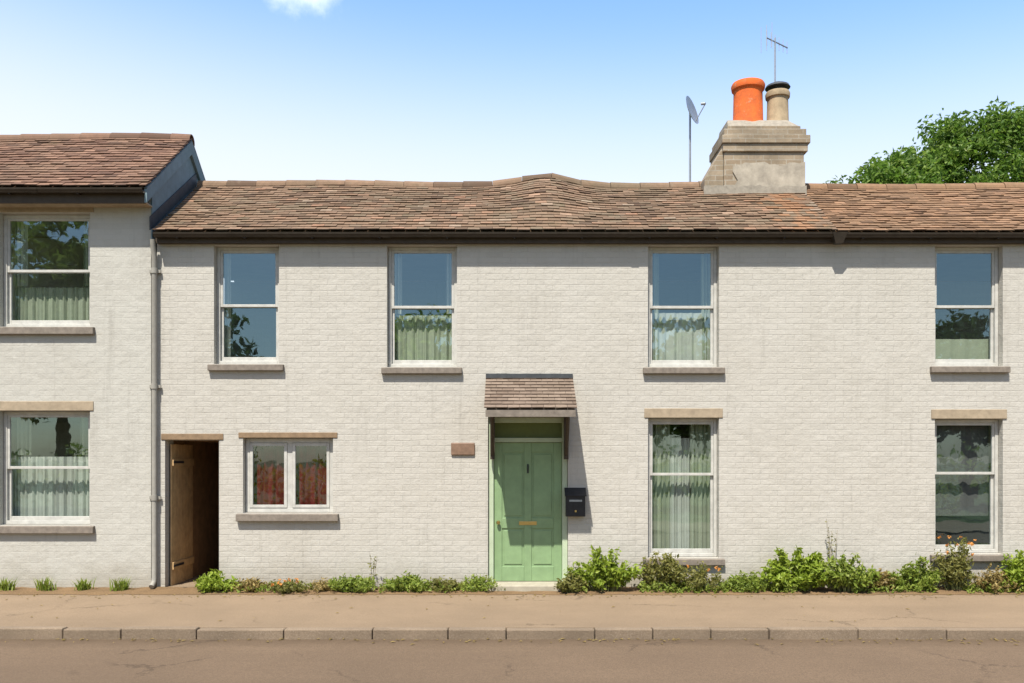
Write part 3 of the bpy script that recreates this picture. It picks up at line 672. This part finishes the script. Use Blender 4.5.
def aerial(name, x, y, zb, zt, label, boom, n, turn, el=.18, parent_mat='grey_metal'):
    t = thing(name, (x,y,zb), label, 'aerial')
    MB().tube([(x,y,zb),(x,y,zt)], .014, 8).build('mast', M[parent_mat], t, smooth=True)
    m = MB(); d = Vector((math.sin(turn), math.cos(turn), 0)); c = Vector((x,y,zt-.06))
    m.tube([c-d*boom*.4, c+d*boom*.6], .011, 6)
    for i in range(n):
        p = c-d*boom*.38+d*boom*.96*i/(n-1); l = el*(1-.25*i/n); m.tube([p-Vector((0,0,l)), p+Vector((0,0,l))], .006, 5)
    pr = c-d*boom*.4
    s_ = Vector((d.y,-d.x,0))
    for k in (-1,0,1): m.tube([pr+s_*.1*k-Vector((0,0,.2)), pr+s_*.1*k+Vector((0,0,.2))], .005, 5)
    m.build('antenna', M[parent_mat], t)
    return t
ay = YR+.34
aerial('tv_aerial', PX(775,ay), ay, cZ(135), PZ(38,ay), 'thin grey television aerial on a mast above the chimney', .55, 6, .9, .12)
ay2 = YR+.6; dx = PX(690,ay2); dz = PZ(112,ay2)
t = thing('satellite_dish', (dx,ay2,4.8), 'small grey satellite dish on a pole left of the chimney', 'satellite dish')
MB().tube([(dx,ay2,4.8),(dx,ay2,dz+.05)], .017, 8).build('mast', M['grey_metal'], t, smooth=True)
prof = [(.001,.0),(.08,.006),(.15,.022),(.21,.045),(.215,.052),(.15,.032),(.08,.016),(.001,.010)]
m = MB(); m.lathe((0,0,0), prof, 24)
rot = Vector((.85,-.55,.28)).normalized().to_track_quat('Z','Y')
m.v = [tuple(rot @ Vector((v[0],v[1]*1.1,v[2]-.02)) + Vector((dx,ay2-.05,dz))) for v in m.v]
m.build('dish', M['grey_metal'], t, smooth=True)
f_ = rot @ Vector((0,0,.26)) + Vector((dx,ay2-.05,dz)); b_ = rot @ Vector((0,-.2,.03)) + Vector((dx,ay2-.05,dz))
m = MB(); m.tube([b_, f_], .009, 6); m.tube([f_-(f_-b_).normalized()*.01, f_+(rot @ Vector((0,.02,-.07)))], .022, 8); m.build('feed_arm', M['grey_metal'], t)

# ------------------------------------------------------------------ trees behind
def leaf_quads(m, centre, rad, n, size, rnd, flat=1.0, shell_=.0):
    for _ in range(n):
        while True:
            p = Vector((rnd.uniform(-1,1), rnd.uniform(-1,1), rnd.uniform(-1,1)))
            if shell_ <= p.length <= 1: break
        p = centre+Vector((p.x*rad, p.y*rad, p.z*rad*flat))
        nrm = (Vector((rnd.gauss(0,1), rnd.gauss(0,1), rnd.gauss(.5,1)))).normalized()
        u = nrm.orthogonal().normalized(); u.rotate(Matrix.Rotation(rnd.uniform(0,6.28), 3, nrm)); v = nrm.cross(u)
        s = size*rnd.uniform(.6,1.3); wd = s*.45; bend = nrm*s*-.12
        m.add([p-u*s*.5, p+v*wd*.5+nrm*.02*s, p+u*s*.5+bend, p-v*wd*.5+nrm*.02*s], [(0,1,2,3)])
def tree(name, x, y, ht, lobes, label, leaf='leaf_tree', group=None, seed=1, n=70, size=.3, gap=.0):
    rnd = random.Random(seed); t = thing(name, (x,y,-.1), label, 'tree', group)
    m = MB(); top = Vector((x,y,ht*.62)); pth = [Vector((x,y,-.15)), Vector((x+.1,y,ht*.2)), Vector((x-.08,y+.1,ht*.42)), top]
    m.tube(pth, [.34,.24,.19,.11], 10)
    for (lx,ly,lz,lr) in lobes:
        s = pth[2]+(top-pth[2])*rnd.random(); e = Vector((lx,ly,lz)); mid_ = (s+e)/2+Vector((0,0,-.15*lr)); m.tube([s,mid_,e], [.11,.07,.025], 6)
    m.build('trunk', M['bark'], t, smooth=True)
    c = MB()
    for (lx,ly,lz,lr) in lobes:
        k = int(17*lr*lr)+8
        for _ in range(k):
            d = Vector((rnd.gauss(0,1), rnd.gauss(0,1), rnd.gauss(0,1))).normalized()*lr*(rnd.random()**.45)
            leaf_quads(c, Vector((lx,ly,lz))+d*Vector((1,1,.85)).x, rnd.uniform(.3,.65), n//2, size, rnd, .7)
    c.build('crown', M[leaf], t, fix=False)
    return t
TY = 13.0
def lob(px, py, rpx, Y): k = (CD+Y)/FPX; return (PX(px,Y), Y+random.uniform(-.6,.6), PZ(py,Y), rpx*k)
tree('tree', PX(1000,TY), TY, PZ(118,TY), [lob(975,168,44,TY), lob(1030,158,44,TY), lob(948,158,30,TY), lob(998,138,30,TY), lob(962,136,26,TY), lob(1030,140,28,TY), lob(1040,203,45,TY), lob(960,213,45,TY), lob(1075,173,45,TY), lob(938,188,26,TY), lob(945,141,16,TY)],
     'large green leafy tree behind the roof at the right edge', group='trees behind the roofs', seed=4, n=170, size=.17)
tree('tree', PX(905,TY-2), TY-2, PZ(165,TY-2), [lob(900,180,25,TY-2), lob(875,190,23,TY-2), lob(908,174,22,TY-2), lob(850,195,14,TY-2), lob(905,205,28,TY-2), lob(888,170,15,TY-2)],
     'lower rounded green tree behind the roof beside the larger tree', group='trees behind the roofs', seed=9, n=170, size=.16)
# trees across the road, mirrored in the window panes
FAR = 'trees across the road'
def far_tree(x, ht, rad, leaf, label, seed, Y=-24):
    rnd = random.Random(seed); lb = [(x, Y, ht-rad*.8, rad*.8)]
    for i in range(7):
        a = i*2*math.pi/7+rnd.uniform(-.3,.3); lb.append((x+math.cos(a)*rad*.6, Y+math.sin(a)*rad*.4, ht-rad*rnd.uniform(.9,1.7), rad*rnd.uniform(.45,.62)))
    tree('tree', x, Y, ht, lb, label, leaf, FAR, seed, 46, .42)
far_tree(-18.3, 12.5, 4.6, 'leaf_mid', 'tall leafy tree across the road filling the reflection in the far left windows', 31)
far_tree(-12.2, 7.6, 2.2, 'leaf_dark', 'dark tree across the road mirrored at the foot of the window above the passage', 36)
far_tree(-3.4, 8.0, 2.6, 'leaf_bright', 'light green tree across the road mirrored in the window left of the hood', 32)
far_tree(7.0, 7.6, 2.6, 'leaf_mid', 'mid green tree across the road mirrored in the upper window right of the door', 33)
far_tree(18.6, 7.8, 2.7, 'leaf_dark', 'dark tree across the road mirrored in the far right upper window', 34)
m = MB(); rnd = random.Random(77)
for i in range(230): leaf_quads(m, Vector((rnd.uniform(-24,24), -16.6+rnd.uniform(-.4,.4), rnd.uniform(.1,1.9))), .5, 40, .22, rnd)
hg = m.build('hedge', M['leaf_mid'], fix=False); tag(hg, 'long dark green hedge across the road mirrored in the lower windows', 'hedge')

# ------------------------------------------------------------------ plants at the foot of the walls
GRP = 'plants along the foot of the walls'
def bush(px, py, hw, hh, leaf, label, seed, size=.06, dens=1.0, flower=None, name='bush', Y=-.26):
    rnd = random.Random(seed); k = (CD+Y)/FPX; x = PX(px,Y); W, Ht = hw*k*1.3, hh*k*(1.12 if px > 540 else .86); size *= rnd.uniform(.82,1.25); Y += rnd.uniform(-.07,.07)
    t = thing(name, (x,Y,.02), label, 'plant', GRP)
    st = MB(); lf = MB(); nb = int(18+W*60)
    for i in range(nb):
        a = rnd.uniform(0,6.28); rr = rnd.random()**.6
        ex = x+math.cos(a)*rr*W; ey = Y+math.sin(a)*rr*min(W,.22); ez = .02+Ht*(1-.6*rr*rr)*rnd.uniform(.55,1.12)
        b = Vector((x+(ex-x)*.35, Y+(ey-Y)*.35, .0)); e = Vector((ex,ey,ez)); md = (b+e)/2+Vector((0,0,.12*Ht))
        st.tube([b,md,e], [.006,.004,.002], 4)
        nl = int(34*dens)
        for j in range(nl):
            t_ = rnd.uniform(.25,1.05); p = (b.lerp(md,t_*2) if t_ < .5 else md.lerp(e,(t_-.5)*2))
            leaf_quads(lf, p+Vector((rnd.gauss(0,.025),rnd.gauss(0,.025),rnd.gauss(0,.02))), .02, 1, size, rnd)
    st.build('stems', M['stem'], t, fix=False); lf.build('leaves', M[leaf], t, fix=False)
    if flower:
        for i in range(flower[1]):
            fm = MB(); a = rnd.uniform(0,6.28); rr = rnd.random()**.5
            leaf_quads(fm, Vector((x+math.cos(a)*rr*W*.9, Y-.1+math.sin(a)*rr*.12, .02+Ht*rnd.uniform(.7,1.2))), .02, 9, .04, rnd, 1)
            fm.build('flower', M[flower[0]], t, fix=False)
    return t
def tuft_mesh(seed, W, Ht, n):
    rnd = random.Random(seed); m = MB()
    for i in range(n):
        a = rnd.uniform(0,6.28); b = Vector((rnd.gauss(0,W*.3), rnd.gauss(0,W*.2), 0)); l = Ht*rnd.uniform(.5,1.15)
        d = Vector((math.cos(a)*rnd.uniform(.1,.7), math.sin(a)*rnd.uniform(.1,.5), 1)).normalized(); s = Vector((-d.y,d.x,0)).normalized()*.009 if (abs(d.x)+abs(d.y))>.01 else Vector((.007,0,0))
        md = b+d*l*.55; e = b+d*l*.9+Vector((d.x,d.y,-.25))*l*.25
        m.add([b-s,b+s,md+s*.8,md-s*.8,e], [(0,1,2,3),(3,2,4)])
    return m
def tuft(px, Y, W, Ht, n, leaf, label, seed):
    o = tuft_mesh(seed, W, Ht, n).build('grass_tuft', M[leaf], fix=False); o.location = (PX(px,Y), Y, .01); tag(o, label, 'plant', GRP); return o
def stalks(px, Y, Ht, n, label, seed, spread=.1):
    rnd = random.Random(seed); x = PX(px,Y); t = thing('tall_stalk', (x,Y,.02), label, 'plant', GRP); st = MB(); lf = MB()
    for i in range(n):
        b = Vector((x+rnd.uniform(-spread,spread)*.4, Y+rnd.uniform(-.03,.03), 0)); e = b+Vector((rnd.uniform(-spread,spread), rnd.uniform(-.04,.04), Ht*rnd.uniform(.75,1)))
        st.tube([b,(b+e)/2+Vector((.01,0,0)),e], [.007,.005,.003], 5)
        for j in range(22):
            t_ = rnd.uniform(.3,1); leaf_quads(lf, b.lerp(e,t_)+Vector((rnd.gauss(0,.014),rnd.gauss(0,.014),0)), .01, 1, .04, rnd)
    st.build('stems', M['stem_dry'], t, fix=False); lf.build('leaves', M['leaf_olive'], t, fix=False)
tuft(6, -.22, .15, .22, 90, 'leaf_mid', 'small grass tuft under the left windows, nearest the left edge', 1)
tuft(45, -.22, .15, .22, 90, 'leaf_mid', 'small grass tuft centred below the lower left window', 2)
tuft(83, -.22, .15, .22, 90, 'leaf_mid', 'small grass tuft below the right end of the lower left sill', 3)
tuft(121, -.22, .15, .22, 90, 'leaf_mid', 'small grass tuft at the wall nearest the grey downpipe', 4)
bush(214, 0, 17, 20, 'leaf_bright', 'small bright green plant at the right side of the passage', 5, .06, 1.2)
bush(250, 0, 17, 12, 'leaf_dry', 'dry brown low plant under the left end of the small window', 6, .045)
bush(290, 0, 17, 13, 'leaf_olive', 'low olive plant with orange flowers below the small window', 7, .045, 1, ('petal', 9))
bush(322, 0, 14, 11, 'leaf_dry', 'dry brown low plant under the right end of the small window', 8, .045)
bush(353, 0, 20, 19, 'leaf_mid', 'small leafy green plant right of the small window', 10, .055, 1.1)
stalks(371, -.22, .52, 3, 'thin grey stalk plant on the wall between small window and door', 11, .06)
bush(408, 0, 20, 18, 'leaf_mid', 'rounded green plant midway between small window and door', 12, .055, 1.1)
bush(446, 0, 17, 14, 'leaf_olive', 'low olive plant below the brown plaque', 13, .05)
bush(478, 0, 18, 17, 'leaf_mid', 'low green plant at the left side of the door step', 14, .05)
bush(571, 0, 12, 15, 'leaf_olive', 'small olive plant at the right side of the door step', 15, .05)
bush(606, 0, 32, 37, 'leaf_bright', 'bushy bright green shrub right of the front door', 16, .075, 1.5)
bush(662, 0, 23, 33, 'leaf_olive', 'olive green bush under the left half of the lower window', 17, .065, 1.2)
bush(704, 0, 20, 22, 'leaf_olive', 'low brownish green plant under the right half of the lower window', 18, .055, 1, ('petal', 4))
bush(745, 0, 20, 16, 'leaf_mid', 'low green plant between the lower window and the big bush', 19, .05)
bush(798, 0, 32, 38, 'leaf_bright', 'large bushy green shrub in front of the wide blank wall', 20, .075, 1.5)
stalks(832, -.12, 1.0, 4, 'tall thin grey stalks rising against the wide blank wall', 21, .09)
bush(846, 0, 27, 33, 'leaf_mid', 'green bush right of the tall grey stalks', 22, .065, 1.3)
bush(884, 0, 17, 17, 'leaf_dry', 'dry straw brown plant left of the dark lower window', 23, .05)
bush(915, 0, 23, 28, 'leaf_mid', 'green leafy plant just left of the dark lower window', 24, .06, 1.2)
bush(958, 0, 21, 44, 'leaf_olive', 'tall yellow green plant with orange flowers below the dark window', 25, .06, 1.1, ('petal', 11))
bush(992, 0, 16, 20, 'leaf_dry', 'dry straw brown plant under the right end of the dark window', 26, .05)
bush(1022, 0, 20, 34, 'leaf_bright', 'bright green bush at the right edge of the picture', 27, .065, 1.3)

# low weeds spreading over the bed
gm = MB(); rnd = random.Random(90)
for i in range(5200):
    X = rnd.uniform(-8.5, 8.5)
    if mnoise.noise(Vector((X*1.1, 4, 0))) < -.12 or PX(484) < X < PX(570) or X < PX(205) or (X < PX(484) and rnd.random() < .6): continue
    leaf_quads(gm, Vector((X, rnd.uniform(-.42,-.05), rnd.uniform(.02,.05+.11*rnd.random()))), .03, 4, .05, rnd)
g = gm.build('low_weeds', M['leaf_mid'], fix=False); tag(g, 'low green weeds spreading over the bed under the white walls', 'weeds', None, 'stuff')

# dead leaves and grit blown along the kerb and the bed
lm = MB(); rnd = random.Random(55)
for i in range(620):
    X = rnd.uniform(-9, 9); q = rnd.random()
    Y, Z = (KY-.13-abs(rnd.gauss(0,.12)), -.094) if q < .5 else ((-.5-abs(rnd.gauss(0,.16)), .006) if q < .9 else (rnd.uniform(KY+.05,-.5), .006))
    a = rnd.uniform(0,6.28); sz = rnd.uniform(.012,.035); dx_, dy_ = math.cos(a)*sz, math.sin(a)*sz
    lm.add([(X-dx_,Y-dy_,Z),(X+dy_*.4,Y-dx_*.4,Z+.008),(X+dx_,Y+dy_,Z+.004),(X-dy_*.4,Y+dx_*.4,Z+.010)], [(0,1,2,3)])
g = lm.build('leaf_litter', M['leaf_dry'], fix=False); tag(g, 'dead brown leaves scattered along the kerb and the foot of the bed', 'leaf litter', None, 'stuff')
